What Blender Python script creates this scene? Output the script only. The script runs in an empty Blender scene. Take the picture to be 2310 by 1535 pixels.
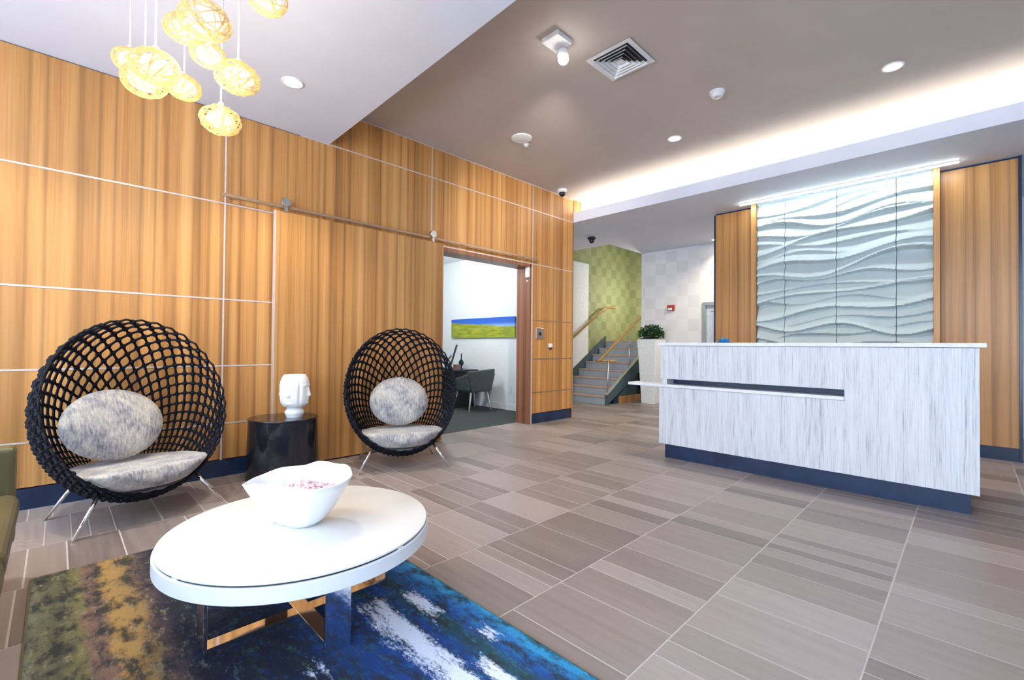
import bpy, bmesh, math, random
from mathutils import Vector, Matrix
rnd = random.Random(7)
S = bpy.context.scene
C = S.collection
R = math.radians
PI = math.pi

# ---------------------------------------------------------------- camera
H = 1.05                                    # eye height
YAW, PITCH, ROLL, FPX = R(45.08), R(.719), R(.512), 1031.4
fw = Vector((-math.sin(YAW)*math.cos(PITCH), math.cos(YAW)*math.cos(PITCH), math.sin(PITCH)))
r0 = Vector((math.cos(YAW), math.sin(YAW), 0)); u0 = r0.cross(fw)
rt = math.cos(ROLL)*r0 + math.sin(ROLL)*u0
up = -math.sin(ROLL)*r0 + math.cos(ROLL)*u0
cd = bpy.data.cameras.new('camera'); cam = bpy.data.objects.new('camera', cd); C.objects.link(cam)
cd.sensor_fit = 'HORIZONTAL'; cd.sensor_width = 36; cd.lens = 36*FPX/2310; cd.clip_start = .05
M = Matrix((rt, up, -fw)).transposed().to_4x4(); M.translation = (0, 0, H); cam.matrix_world = M
S.camera = cam

# ---------------------------------------------------------------- world, exposure
S.view_settings.view_transform = 'Standard'; S.view_settings.look = 'None'
S.view_settings.exposure = 0.52; S.view_settings.gamma = 1; S.view_settings.use_curve_mapping = False
W = bpy.data.worlds.new('sky'); S.world = W; W.use_nodes = True
bg = W.node_tree.nodes['Background']; bg.inputs[0].default_value = (.70, .84, 1, 1); bg.inputs[1].default_value = 6.5

# ---------------------------------------------------------------- helpers
def tag(o, label=None, cat=None, group=None, kind=None):
    if label: o['label'] = label
    if cat: o['category'] = cat
    if group: o['group'] = group
    if kind: o['kind'] = kind
    return o
def thing(name, label, cat, loc=(0, 0, 0), rz=0, group=None, kind=None):
    o = bpy.data.objects.new(name, None); o.empty_display_size = .1
    C.objects.link(o); o.location = loc; o.rotation_euler = (0, 0, rz)
    return tag(o, label, cat, group, kind)
class MB:
    def __init__(s): s.v = []; s.f = []; s.sm = []
    def add(s, vs, fs, smooth=False):
        n = len(s.v); s.v += [tuple(p) for p in vs]
        s.f += [tuple(i+n for i in f) for f in fs]; s.sm += [smooth]*len(fs); return s
    def box(s, x0, x1, y0, y1, z0, z1, m=None):
        v = [Vector((x, y, z)) for z in (z0, z1) for y in (y0, y1) for x in (x0, x1)]
        if m: v = [m @ p for p in v]
        return s.add(v, [(0, 2, 3, 1), (4, 5, 7, 6), (0, 1, 5, 4), (2, 6, 7, 3), (0, 4, 6, 2), (1, 3, 7, 5)])
    def prism(s, poly, z0, z1, m=None):
        n = len(poly); v = [Vector((a, b, z0)) for a, b in poly] + [Vector((a, b, z1)) for a, b in poly]
        if m: v = [m @ p for p in v]
        return s.add(v, [tuple(range(n-1, -1, -1)), tuple(range(n, 2*n))] + [(i, (i+1) % n, n+(i+1) % n, n+i) for i in range(n)])
    def tube(s, pts, r, n=8, closed=False, caps=True):
        pts = [Vector(p) for p in pts]; L = len(pts); rs = r if isinstance(r, (list, tuple)) else [r]*L
        v = []; ref = None
        for i, p in enumerate(pts):
            a = pts[(i-1) % L] if closed or i > 0 else p; b = pts[(i+1) % L] if closed or i < L-1 else p
            t = (b-a).normalized()
            if ref is None:
                ref = Vector((0, 0, 1)) if abs(t.z) < .9 else Vector((1, 0, 0))
                ref = (ref - t*ref.dot(t)).normalized()
            else: ref = (ref - t*ref.dot(t)).normalized()
            q = t.cross(ref)
            for k in range(n):
                a2 = 2*PI*k/n; v.append(p + rs[i]*(math.cos(a2)*ref + math.sin(a2)*q))
        f = []
        for i in range(L if closed else L-1):
            j = (i+1) % L
            for k in range(n): f.append((i*n+k, i*n+(k+1) % n, j*n+(k+1) % n, j*n+k))
        if caps and not closed: f += [tuple(range(n-1, -1, -1)), tuple(range((L-1)*n, L*n))]
        return s.add(v, f, True)
    def lathe(s, prof, n=32, m=None, fr=None, caps=True):
        v = []; L = len(prof)
        for r, z in prof:
            for k in range(n):
                a = 2*PI*k/n; rr = fr(r, z, a) if fr else r
                v.append(Vector((rr*math.cos(a), rr*math.sin(a), z)))
        if m: v = [m @ p for p in v]
        f = [(i*n+k, i*n+(k+1) % n, (i+1)*n+(k+1) % n, (i+1)*n+k) for i in range(L-1) for k in range(n)]
        if not caps: return s.add(v, f + [((L-1)*n+k, (L-1)*n+(k+1) % n, (k+1) % n, k) for k in range(n)], True)
        if prof[0][0] > 1e-5: f.append(tuple(range(n-1, -1, -1)))
        if prof[-1][0] > 1e-5: f.append(tuple(range((L-1)*n, L*n)))
        return s.add(v, f, True)
    def ball(s, c, r, nu=10, nv=6, m=None):
        rx, ry, rz = r if isinstance(r, (tuple, list)) else (r, r, r)
        v = [Vector((0, 0, rz))]
        for i in range(1, nv):
            t = PI*i/nv
            for k in range(nu):
                a = 2*PI*k/nu; v.append(Vector((rx*math.sin(t)*math.cos(a), ry*math.sin(t)*math.sin(a), rz*math.cos(t))))
        v.append(Vector((0, 0, -rz))); b = len(v)-1
        f = [(0, 1+k, 1+(k+1) % nu) for k in range(nu)]
        for i in range(nv-2):
            for k in range(nu): f.append((1+i*nu+k, 1+(i+1)*nu+k, 1+(i+1)*nu+(k+1) % nu, 1+i*nu+(k+1) % nu))
        f += [(b, 1+(nv-2)*nu+(k+1) % nu, 1+(nv-2)*nu+k) for k in range(nu)]
        if m: v = [m @ p for p in v]
        c = Vector(c); return s.add([p+c for p in v], f, True)
    def mesh(s, name, mat):
        me = bpy.data.meshes.new(name); me.from_pydata(s.v, [], s.f); me.polygons.foreach_set('use_smooth', s.sm)
        me.materials.append(mat); me.update(); return me
    def build(s, name, mat, parent=None, bevel=0, seg=2, label=None, cat=None, group=None, kind=None, auto=None):
        me = s.mesh(name, mat); o = bpy.data.objects.new(name, me); C.objects.link(o)
        if parent: o.parent = parent
        if auto: me.set_sharp_from_angle(angle=R(auto))
        if bevel:
            b = o.modifiers.new('bevel', 'BEVEL'); b.width = bevel; b.segments = seg; b.limit_method = 'ANGLE'; b.angle_limit = R(40)
        return tag(o, label, cat, group, kind)
def B(*a): return MB().box(*a)
def place(me, name, parent, loc, scale=(1, 1, 1), rot=(0, 0, 0)):
    o = bpy.data.objects.new(name, me); C.objects.link(o); o.parent = parent
    o.location = loc; o.scale = scale; o.rotation_euler = rot; return o

# ---------------------------------------------------------------- materials
class NT:
    def __init__(s, name):
        s.m = bpy.data.materials.new(name); s.m.use_nodes = True; s.t = s.m.node_tree; s.b = s.t.nodes['Principled BSDF']
        s.out = s.t.nodes['Material Output']
    def n(s, ty, ins=None, **kw):
        d = s.t.nodes.new(ty)
        for k, v in kw.items(): setattr(d, k, v)
        for k, v in (ins or {}).items():
            if hasattr(v, 'is_output'): s.t.links.new(v, d.inputs[k])
            else: d.inputs[k].default_value = v
        return d
    def math(s, op, a, b=0., c=None):
        d = s.n('ShaderNodeMath', {0: a, 1: b}, operation=op)
        if c is not None:
            if hasattr(c, 'is_output'): s.t.links.new(c, d.inputs[2])
            else: d.inputs[2].default_value = c
        return d.outputs[0]
    def vec(s, x, y, z): return s.n('ShaderNodeCombineXYZ', {0: x, 1: y, 2: z}).outputs[0]
    def pos(s):
        d = s.n('ShaderNodeNewGeometry'); e = s.n('ShaderNodeSeparateXYZ', {0: d.outputs['Position']}); return e.outputs
    def obj(s):
        d = s.n('ShaderNodeTexCoord'); e = s.n('ShaderNodeSeparateXYZ', {0: d.outputs['Object']}); return d.outputs['Object'], e.outputs
    def noise(s, v, scale=1., detail=3., rough=.5): return s.n('ShaderNodeTexNoise', {'Vector': v, 'Scale': scale, 'Detail': detail, 'Roughness': rough}).outputs['Fac']
    def ramp(s, f, stops, interp='LINEAR'):
        d = s.n('ShaderNodeValToRGB', {0: f}); e = d.color_ramp.elements; d.color_ramp.interpolation = interp
        while len(e) > 1: e.remove(e[-1])
        e[0].position = stops[0][0]; e[0].color = (*stops[0][1], 1)
        for p, c in stops[1:]:
            k = e.new(p); k.color = (*c, 1)
        return d.outputs[0]
    def mix(s, f, a, b, mode='MIX'):
        d = s.n('ShaderNodeMix', data_type='RGBA', blend_type=mode)
        for i, v in ((0, f), (6, a), (7, b)):
            if hasattr(v, 'is_output'): s.t.links.new(v, d.inputs[i])
            else: d.inputs[i].default_value = v if i == 0 else (*v, 1)
        return d.outputs[2]
    def set(s, color=None, rough=.5, metal=0, **kw):
        for k, v in (('Base Color', color), ('Roughness', rough), ('Metallic', metal)) + tuple(kw.items()):
            if v is None: continue
            if hasattr(v, 'is_output'): s.t.links.new(v, s.b.inputs[k])
            elif isinstance(v, tuple): s.b.inputs[k].default_value = (*v, 1)
            else: s.b.inputs[k].default_value = v
        return s.m
    def bump(s, h, strength=.3, dist=.01):
        s.t.links.new(s.n('ShaderNodeBump', {'Height': h, 'Strength': strength, 'Distance': dist}).outputs[0], s.b.inputs['Normal'])
def plain(name, col, rough=.5, metal=0, var=.06, scale=20, **kw):
    t = NT(name); o, _ = t.obj(); f = t.noise(o, scale)
    return t.set(t.ramp(f, [(.3, tuple(c*(1-var) for c in col)), (.7, tuple(min(1, c*(1+var)) for c in col))]), rough, metal, **kw)
def emit(name, col, strength):
    t = NT(name); return t.set((.9, .9, .9), .5, **{'Emission Color': col, 'Emission Strength': strength})
def wood(name, dark, mid, light, rough=.38):
    t = NT(name); p = t.pos(); u = t.math('ADD', p[0], p[1]); z = p[2]
    band = t.noise(t.vec(t.math('MULTIPLY', u, 11.), 0., t.math('MULTIPLY', z, .12)), 1., 1.5)
    broad = t.noise(t.vec(t.math('MULTIPLY', u, 3.), 4., t.math('MULTIPLY', z, .2)), 1., 1.)
    fine = t.noise(t.vec(t.math('MULTIPLY', u, 95.), 2., t.math('MULTIPLY', z, 1.2)), 1., 3., .6)
    line = t.noise(t.vec(t.math('MULTIPLY', u, 9.), 7., t.math('MULTIPLY', z, .06)), 1., 0.)
    ln = t.ramp(t.math('ABSOLUTE', t.math('SUBTRACT', line, .5)), [(0, (.66,)*3), (.08, (1,)*3)])
    f = t.math('ADD', t.math('MULTIPLY', band, .55), t.math('MULTIPLY', broad, .2)); f = t.math('ADD', f, t.math('MULTIPLY', fine, .3))
    col = t.mix(1., t.ramp(f, [(.36, dark), (.52, mid), (.68, light)]), ln, 'MULTIPLY')
    t.bump(fine, .05, .002)
    return t.set(col, rough)

M_wood = wood('warm_veneer', (.32, .135, .038), (.55, .260, .078), (.70, .375, .135))
M_jamb = wood('jamb_wood', (.20, .075, .035), (.28, .11, .055), (.36, .16, .08))
M_strip = plain('satin_metal_strip', (.70, .58, .53), .35, .3)
M_bronze = plain('bronze_rail_shadow_line', (.45, .30, .20), .3, .6)
M_white = plain('white_paint', (.80, .80, .82), .6)
M_soffit = plain('soffit_paint', (.68, .71, .82), .65, var=.02, scale=3)
M_ceil = plain('taupe_ceiling_paint', (.52, .455, .42), .7, var=.03, scale=3)
M_navy = plain('dark_navy_base', (.012, .028, .075), .25, var=.3, scale=6)
M_chrome = plain('polished_chrome', (.80, .80, .82), .06, 1, var=.01)
M_steel = plain('brushed_steel', (.62, .62, .62), .3, 1)
M_black = plain('black_rope', (.005, .006, .012), .6, var=.3, scale=60, **{'Specular IOR Level': .2})
M_blk = plain('black_gloss', (.012, .013, .018), .13)
M_blkp = plain('black_plastic', (.02, .02, .022), .4)
M_grout = plain('floor_grout', (.56, .50, .48), .8)
M_tablewhite = plain('white_lacquer', (.86, .85, .81), .25, var=.01)
M_rim = plain('white_rim_lacquer', (.84, .86, .88), .3, var=.01)
M_ceramic = plain('white_ceramic', (.88, .88, .88), .2, var=.01)
M_underwood = plain('copper_brown_wood', (.42, .17, .06), .4)
M_olive = plain('olive_leather', (.12, .10, .04), .38, var=.15, scale=8)
M_teal = plain('teal_steel_paint', (.06, .10, .115), .4)
M_riser = plain('blue_grey_riser', (.42, .48, .56), .5)
M_tread = plain('pink_beige_tread', (.50, .36, .31), .5)
M_rail = plain('golden_handrail', (.46, .27, .08), .35)
M_carpet = plain('dark_green_carpet', (.045, .055, .05), .95, var=.4, scale=120)
M_offwall = plain('office_wall_paint', (.78, .80, .80), .7, var=.02)
M_downemit = emit('downlight_glow', (1, .95, .85, 1)[:3], 25)
M_glass = NT('window_glass')
_t = M_glass; _tr = _t.n('ShaderNodeBsdfTransparent', {0: (.96, .98, 1, 1)}); _gl = _t.n('ShaderNodeBsdfGlossy', {'Roughness': .02})
_mx = _t.n('ShaderNodeMixShader', {0: .06, 1: _tr.outputs[0], 2: _gl.outputs[0]}); _t.t.links.new(_mx.outputs[0], _t.out.inputs[0]); M_glass = _t.m

def tile_mat():
    t = NT('striated_porcelain'); p = t.pos()
    rn = t.n('ShaderNodeObjectInfo').outputs['Random']; at = t.n('ShaderNodeAttribute', attribute_name='tone').outputs['Fac']
    st = t.noise(t.vec(t.math('MULTIPLY', p[0], 1.6), t.math('MULTIPLY', p[1], 38.), t.math('MULTIPLY', rn, 30.)), 1., 3., .6)
    cl = t.noise(t.vec(p[0], p[1], 0.), 14., 4., .6)
    rr = t.math('FRACT', t.math('ADD', t.math('MULTIPLY', rn, 7.31), at))
    f = t.math('ADD', t.math('MULTIPLY', rr, .50), t.math('MULTIPLY', st, .42)); f = t.math('ADD', f, t.math('MULTIPLY', cl, .12))
    col = t.ramp(f, [(.18, (.175, .140, .130)), (.5, (.295, .242, .222)), (.8, (.39, .330, .310))])
    return t.set(col, t.ramp(st, [(.3, (.36,)*3), (.7, (.46,)*3)]))
M_tile = tile_mat()

def laminate():
    t = NT('striated_white_laminate'); p = t.pos(); u = t.math('ADD', p[0], p[1])
    a = t.noise(t.vec(t.math('MULTIPLY', u, 120.), 0., t.math('MULTIPLY', p[2], 4.)), 1., 4., .7)
    b = t.noise(t.vec(t.math('MULTIPLY', u, 26.), 5., t.math('MULTIPLY', p[2], .8)), 1., 2.)
    f = t.math('ADD', t.math('MULTIPLY', a, .7), t.math('MULTIPLY', b, .3))
    t.bump(a, .15, .003)
    return t.set(t.ramp(f, [(.32, (.26, .26, .30)), (.43, (.58, .58, .60)), (.52, (.70, .69, .71)), (.7, (.79, .78, .79))]), .5)
M_lam = laminate()

def fabric():
    t = NT('mottled_grey_chenille'); o, e = t.obj()
    a = t.noise(o, 7., 4., .6); b = t.noise(t.vec(t.math('MULTIPLY', e[1], 90.), t.math('MULTIPLY', e[0], 40.), t.math('MULTIPLY', e[2], 22.)), 1., 3., .7)
    f = t.math('ADD', t.math('MULTIPLY', a, .5), t.math('MULTIPLY', b, .5))
    t.bump(b, .5, .006)
    return t.set(t.ramp(f, [(.36, (.13, .13, .16)), (.45, (.31, .30, .32)), (.55, (.50, .47, .43)), (.66, (.66, .61, .52))]), .95, **{'Sheen Weight': .3})
M_fabric = fabric()

def rug_mat():
    t = NT('watercolour_pile'); p = t.pos()
    def nz(sx, sy, z, d=5., r=.65): return t.noise(t.vec(t.math('MULTIPLY', p[0], sx), t.math('MULTIPLY', p[1], sy), z), 1., d, r)
    def thr(f, a, b): return t.ramp(f, [(a, (0, 0, 0)), (b, (1, 1, 1))])
    dist = nz(4., 7., 0.); fuzz = nz(70., 110., 2., 4., .7)
    y = t.math('ADD', p[1], t.math('ADD', t.math('MULTIPLY', t.math('SUBTRACT', dist, .5), .13), t.math('MULTIPLY', t.math('SUBTRACT', fuzz, .5), .07)))
    f = t.math('DIVIDE', t.math('ADD', y, .10), 1.35)
    ol, br, go, pu, nv = (.07, .072, .040), (.13, .080, .062), (.27, .165, .050), (.055, .038, .040), (.003, .007, .022)
    bl = (.004, .035, .16)
    col = t.ramp(f, [(0, (.20, .22, .17)), (.05, (.10, .10, .06)), (.10, ol), (.135, (.13, .12, .05)), (.15, br), (.18, br), (.195, go), (.25, (.22, .14, .05)), (.285, pu), (.33, nv), (.52, nv), (.60, (.004, .028, .11)), (.70, bl), (.76, (.004, .020, .04)), (.80, bl), (.85, (.010, .04, .04)), (.89, (.006, .05, .18)), (.935, (.012, .12, .30)), (.962, (.02, .20, .36)), (.975, (.006, .07, .12)), (1, (.03, .06, .04))])
    dark = nz(9., 18., 5.); col = t.mix(t.math('MULTIPLY', thr(dark, .46, .60), .88), col, (.010, .014, .018))
    mt = nz(16., 30., 3., 6., .8); right = thr(f, .30, .42); far = thr(f, .55, .75)
    col = t.mix(thr(mt, .54, .70), col, t.mix(right, (.24, .21, .12), t.mix(far, (.006, .05, .17), (.012, .17, .30))))
    gr = nz(12., 20., 8., 5., .75); col = t.mix(t.math('MULTIPLY', t.math('MULTIPLY', thr(gr, .56, .70), right), .8), col, (.03, .10, .07))
    # pale foam streaks that run with the bands
    sn = t.math('ADD', t.math('MULTIPLY', nz(6., 22., 9., 5., .7), .6), t.math('MULTIPLY', nz(60., 110., 4., 4., .7), .4))
    def streak(y0, w, x0, x1):
        a = t.math('SUBTRACT', 1., t.math('DIVIDE', t.math('ABSOLUTE', t.math('SUBTRACT', p[1], y0)), w))
        b = t.math('MINIMUM', t.math('SUBTRACT', p[0], x0), t.math('SUBTRACT', x1, p[0]))
        a = t.math('MINIMUM', a, t.math('MULTIPLY', b, 6.))
        return thr(t.math('ADD', t.math('MULTIPLY', a, .30), sn), .62, .73)
    s = streak(.905, .10, -1.76, -.80)
    for a in ((1.06, .05, -1.75, -1.38), (1.125, .045, -1.36, -1.12), (.60, .05, -1.56, -1.36), (1.0, .05, -1.2, -.8)): s = t.math('MAXIMUM', s, streak(*a))
    col = t.mix(s, col, (.50, .53, .60)); col = t.mix(1., col, (1.55, 1.6, 1.7), 'MULTIPLY')
    t.bump(nz(220., 220., 0., 2.), .6, .008)
    return t.set(col, .95)
M_rug = rug_mat()

def checker(name, c1, c2, su, sz, z0, v=.5):
    t = NT(name); p = t.pos(); u = t.math('ADD', p[0], p[1])
    a = t.math('FLOOR', t.math('DIVIDE', u, su)); b = t.math('FLOOR', t.math('DIVIDE', t.math('SUBTRACT', p[2], z0), sz))
    k = t.math('FLOORED_MODULO', t.math('ADD', a, b), 2.)
    n = t.noise(t.vec(a, b, 3.), 1.7, 0.)
    f = t.math('MULTIPLY', k, t.ramp(n, [(.35, (.4,)*3), (.65, (1,)*3)]))
    return t.set(t.mix(f, c1, c2), .6)
M_check = checker('pale_square_wallpaper', (.84, .82, .82), (.765, .745, .745), .215, .215, .06)
M_green = checker('green_square_wallpaper', (.33, .34, .17), (.25, .26, .115), .20, .20, .02)

def wave_mat():
    t = NT('pale_aqua_plaster'); o, e = t.obj()
    return t.set(t.ramp(t.noise(o, 4.), [(.3, (.50, .59, .60)), (.7, (.55, .64, .65))]), .55)
M_wave = wave_mat()

# ================================================================ SETTING
ZC, ZL = 3.228, 2.886          # upper ceiling, soffit / lower ceiling
XW = -4.16                     # face of the wood wall
XR, YB = 3.6, -2.6             # wall on the right, window wall behind the camera
YF, YE = 5.41, 8.15            # cove fascia, back wall

# ---- floor with strip tiles
floor = B(-4.40, XR, YB, YF, -.06, -.0012).box(-5.9, XR, YF, 9.95, -.06, -.0012).build('floor', M_grout, None)
tag(floor, 'lobby floor of taupe strip tiles with pale grout', 'floor', kind='structure')
unit = B(-.5, .5, -.5, .5, -1, 0).mesh('tile', M_tile)
def pix(x, y, z=0):
    d = Vector((x, y, z-H)); a, b, c = d.dot(rt), d.dot(up), d.dot(fw)
    return (1155+FPX*a/c, 767.5-FPX*b/c, c) if c > .05 else None
tiles = []; ROW = .52; G = .007
x0 = .27-ROW*9
while x0 < XR-.05:
    y = (YB if x0+ROW < XR else YB) + rnd.random()*.1
    lo = YB
    while lo < 9.0:
        w = rnd.choice((.105, .105, .14, .21, .21, .30, .30, .075)); hi = lo+w
        xa, xb = max(x0, -5.8), min(x0+ROW, XR)
        if hi < YF+.02: xa = max(xa, -4.398)
        if xb-xa > .02: tiles.append((xa, xb, lo, hi))
        lo = hi
    x0 += ROW
x0 = .27-ROW*12
while x0 < .27-ROW*9-.01:
    lo = YF
    while lo < 9.0:
        w = rnd.choice((.105, .14, .21, .30)); tiles.append((max(x0, -5.85), x0+ROW, lo, lo+w)); lo += w
    x0 += ROW
def shown(t):
    p = [pix(x, y) for x in t[:2] for y in t[2:]]
    if any(q is None for q in p): return 0
    cx = sum(q[0] for q in p)/4; cy = sum(q[1] for q in p)/4
    if not (-60 < cx < 2370 and 780 < cy < 1580): return 0
    x, y = (t[0]+t[1])/2, (t[2]+t[3])/2
    if -2.8 < x < -.2 and 0 < y < 1.2: return 0          # under the rug
    if -2.1 < x < .03 and 4.2 < y < 4.7: return 0        # under the desk
    return (t[1]-t[0])*(t[3]-t[2])/p[0][2]**3
tiles.sort(key=shown, reverse=True)
for a in tiles[:300]:
    place(unit, 'tile', floor, ((a[0]+a[1])/2, (a[2]+a[3])/2, 0), (a[1]-a[0]-G, a[3]-a[2]-G, .003))
mb = MB(); tones = []
for a in tiles[300:]:
    mb.box(a[0]+G/2, a[1]-G/2, a[2]+G/2, a[3]-G/2, -.003, 0); tones += [rnd.random()]*6
rest = mb.build('tile_field', M_tile, floor, kind='stuff')
ta = rest.data.attributes.new('tone', 'FLOAT', 'FACE'); ta.data.foreach_set('value', tones)

# ---- ceilings
up_c = B(XW-.25, XR, 1.66, 5.80, ZC, ZC+.1).build('ceiling', M_ceil)
tag(up_c, 'high taupe painted ceiling above the lobby', 'ceiling', kind='structure')
sof = MB().prism([(XW-.01, YB), (XR, YB), (XR, 1.60), (-1.7, 1.702), (XW-.01, 1.752)], ZL, ZC+.1).build('ceiling_soffit', M_soffit)
tag(sof, 'lowered pale lavender ceiling over the seating area', 'ceiling', kind='structure')
low = MB().prism([(XW, YF+.02), (XR, YF+.02), (XR, YE), (-4.57, YE), (-4.57, 7.0), (-6.0, 7.0), (-6.0, YF+.02)], ZL, ZL+.06).build('ceiling_lower', M_soffit)
tag(low, 'lower white ceiling between cove and stairs', 'ceiling', kind='structure')
fas = B(XW, XR, YF, YF+.02, ZL, 3.03).build('fascia', M_soffit, low)
B(XW-.2, XR, 5.78, 5.80, ZL+.06, ZC).build('cove_back', M_soffit, low)
well = B(-6.0, -4.4, 7.0, 10.0, 4.6, 4.7).box(-6.0, -4.54, 6.98, 7.0, ZL+.06, 4.6).box(-4.57, -4.55, 7.0, YE, ZL+.06, 4.6).build('ceiling_stairwell', M_white)
tag(well, 'high white ceiling over the stairwell', 'ceiling', kind='structure')

# ---- wood panelled wall
wl = MB()
OP0, OP1, OPZ = 2.98, 4.506, 2.135
for y0, y1, z0, z1 in ((YB, OP0, 0, ZC), (OP1, 5.244, 0, ZC), (OP0, OP1, OPZ, ZC), (5.244, 5.40, 0, ZC)):
    wl.box(-4.39, XW-.017, y0, y1, z0, z1)
wall_left = wl.build('wall_left', M_blkp); tag(wall_left, 'long wood panelled wall with pale metal strips', 'wall', kind='structure')
g = .006
def panel(y0, y1, z0, z1):
    B(XW-.017, XW, y0+g, y1-g, z0+g, z1-g).build('wood_panel', M_wood, wall_left, .0015, 1)
def vstrip(y, z0, z1): B(XW-.016, XW+.003, y-g, y+g, z0, z1).build('metal_strip', M_strip, wall_left)
def hstrip(z, y0, y1, m=M_strip): B(XW-.016, XW+.002, y0, y1, z-g, z+g).build('metal_strip', m, wall_left)
ZB = .132; Z1, Z2, Z3, Z4 = .418, .872, 1.397, 2.155; V0, V1, V2, V3 = .93, 1.32, 2.888, 4.527
rows = [ZB, Z1, Z2, Z3, Z4, ZL]
for i in range(5):
    panel(-1.3, V0, rows[i], rows[i+1]); panel(YB, -1.3, rows[i], rows[i+1])
for i in range(4): panel(V0, V1, rows[i], rows[i+1]); panel(V3, 5.42, rows[i], rows[i+1])
panel(V0, V2, Z4, ZL); panel(V2, V3, Z4, ZL); panel(V3, 5.42, Z4, ZL)
panel(1.5, V2, ZL, ZC); panel(V2, V3, ZL, ZC); panel(V3, 5.42, ZL, ZC)
panel(V1, OP0, .01, Z4)
B(-4.39, XW, 5.42, 5.60, 3.03, ZC).build('wood_panel', M_wood, wall_left)
B(-4.39, XW+.003, 5.402, 5.42, 0, 3.03).build('corner_strip', M_wood, wall_left)
for z in (Z1, Z2, Z3): hstrip(z, YB, V1); hstrip(z, V3, 5.42, M_bronze)  # bronze on the corner strips paints a shadow line along the joints
hstrip(Z4, YB, V1); hstrip(Z4, V2, 5.42); hstrip(ZL, 1.5, 5.42); hstrip(ZC-.008, 1.5, 5.42)
vstrip(V0, ZB, ZL); vstrip(V1, ZB, Z4); vstrip(V2, Z4, ZC); vstrip(V3, ZB, ZC)
vstrip(-1.3, ZB, ZL)
tag(B(XW-.017, XW-.002, YB, V1, 0, ZB).build('baseboard_left', M_navy), 'dark baseboard under the wood panels behind the left chair', 'baseboard', kind='structure')
tag(B(XW-.017, XW-.002, OP1+.01, 5.41, 0, ZB).build('baseboard_corner', M_navy), 'dark baseboard under the wood panel beside the office doorway', 'baseboard', kind='structure')
# door opening lining
jm = MB().box(-4.40, XW+.004, OP1-.03, OP1+.012, 0, OPZ).build('trim_1', M_jamb); tag(jm, 'reddish wooden jamb of the office doorway', 'door jamb', kind='structure')
B(-4.40, XW+.004, OP0-.02, OP0+.02, 0, OPZ).build('jamb', M_jamb, jm); B(-4.40, XW+.004, OP0, OP1, OPZ-.03, OPZ+.012).build('header', M_jamb, jm)
B(XW, XW+.01, OP1-.004, OP1+.014, 0, OPZ).build('edge_strip', M_strip, jm)

# ---- sliding door on its rail
XD = -4.085
door = thing('door_1', 'sliding wood veneer door hanging from a metal rail', 'sliding door', (XD, 2.1, 0), kind='structure')
def D(x0, x1, y0, y1, z0, z1): return MB().box(x0-XD, x1-XD, y0-2.1, y1-2.1, z0, z1)
D(XD-.04, XD, 1.285, 2.99, .012, 2.165).build('door_leaf', M_wood, door, .002, 1)
D(XD-.04, XD+.001, 1.275, 1.285, .012, 2.165).build('edge_trim', M_strip, door); D(XD-.04, XD+.001, 2.99, 3.0, .012, 2.165).build('edge_trim', M_wood, door)
D(XD-.025, XD-.013, .90, 4.58, 2.197, 2.222).build('rail', M_bronze, door, .002, 1)
for y in (1.36, 2.86):
    h = MB().lathe([(0, -.02), (.036, -.02), (.04, -.012), (.04, .012), (.036, .02), (0, .02)], 20, Matrix.Translation((-.006, y-2.1, 2.245)) @ Matrix.Rotation(PI/2, 4, 'Y')).build('roller', M_steel, door, auto=40)
    D(XD, XD+.008, y-.014, y+.014, 2.165, 2.25).build('hanger', M_steel, h)
for y in (.97, 2.1, 3.3, 4.4):
    D(XW-.002, XD-.02, y-.012, y+.012, 2.195, 2.215).build('rail_bracket', M_steel, door)

# ---- office behind the doorway
ow = B(-7.6, -4.39, 5.244, 5.40, 0, 2.8).box(-7.7, -7.6, 1.9, 5.4, 0, 2.8).box(-7.6, -4.39, 1.8, 1.9, 0, 2.8).build('wall_office', M_offwall)
tag(ow, 'white office walls seen through the doorway', 'wall', kind='structure')
tag(B(-7.6, -4.39, 1.9, 5.244, 2.6, 2.7).build('ceiling_office', M_white), 'white office ceiling', 'ceiling', kind='structure')
tag(B(-7.6, -4.40, 1.9, 5.244, -.05, .002).build('floor_office', M_carpet), 'dark green carpet on the office floor', 'carpet', kind='structure')
tag(B(-7.6, -4.40, 5.23, 5.244, 0, .10).build('baseboard_office', M_white), 'white baseboard along the office wall', 'baseboard', kind='structure')

# ---- back walls, stairwell walls
tag(B(-4.54, -3.37, YE, YE+.2, 0, ZL+.1).box(-2.45, XR, YE, YE+.2, 0, ZL+.1).box(-3.37, -2.45, YE, YE+.2, 1.85, ZL+.1).build('wall_back', M_check), 'white wall papered with pale squares behind the planter', 'wall', kind='structure')
tag(B(-4.57, -4.538, YE-.006, YE+.22, 0, ZL).build('trim_2', M_white), 'white corner trim where the back wall meets the stairwell', 'trim', kind='structure')
tag(B(-5.95, -5.80, YF, 8.10, 0, 2.824).build('wall_stair', M_white), 'white wall beside the foot of the stairs', 'wall', kind='structure')
tag(B(-6.05, -5.83, 6.9, 10.0, 0, 4.6).box(-6.0, -4.3, 9.9, 10.0, 0, 4.6).box(-4.54, -4.4, YE+.2, 9.9, 0, 4.6).build('wall_stairwell', M_green), 'green square patterned walls around the stairwell', 'wall', kind='structure')
tag(B(-5.95, XW-.23, 5.40, 5.44, 0, 3.2).build('wall_corridor', M_white), 'white corridor wall behind the wood panelled corner', 'wall', kind='structure')

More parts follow.
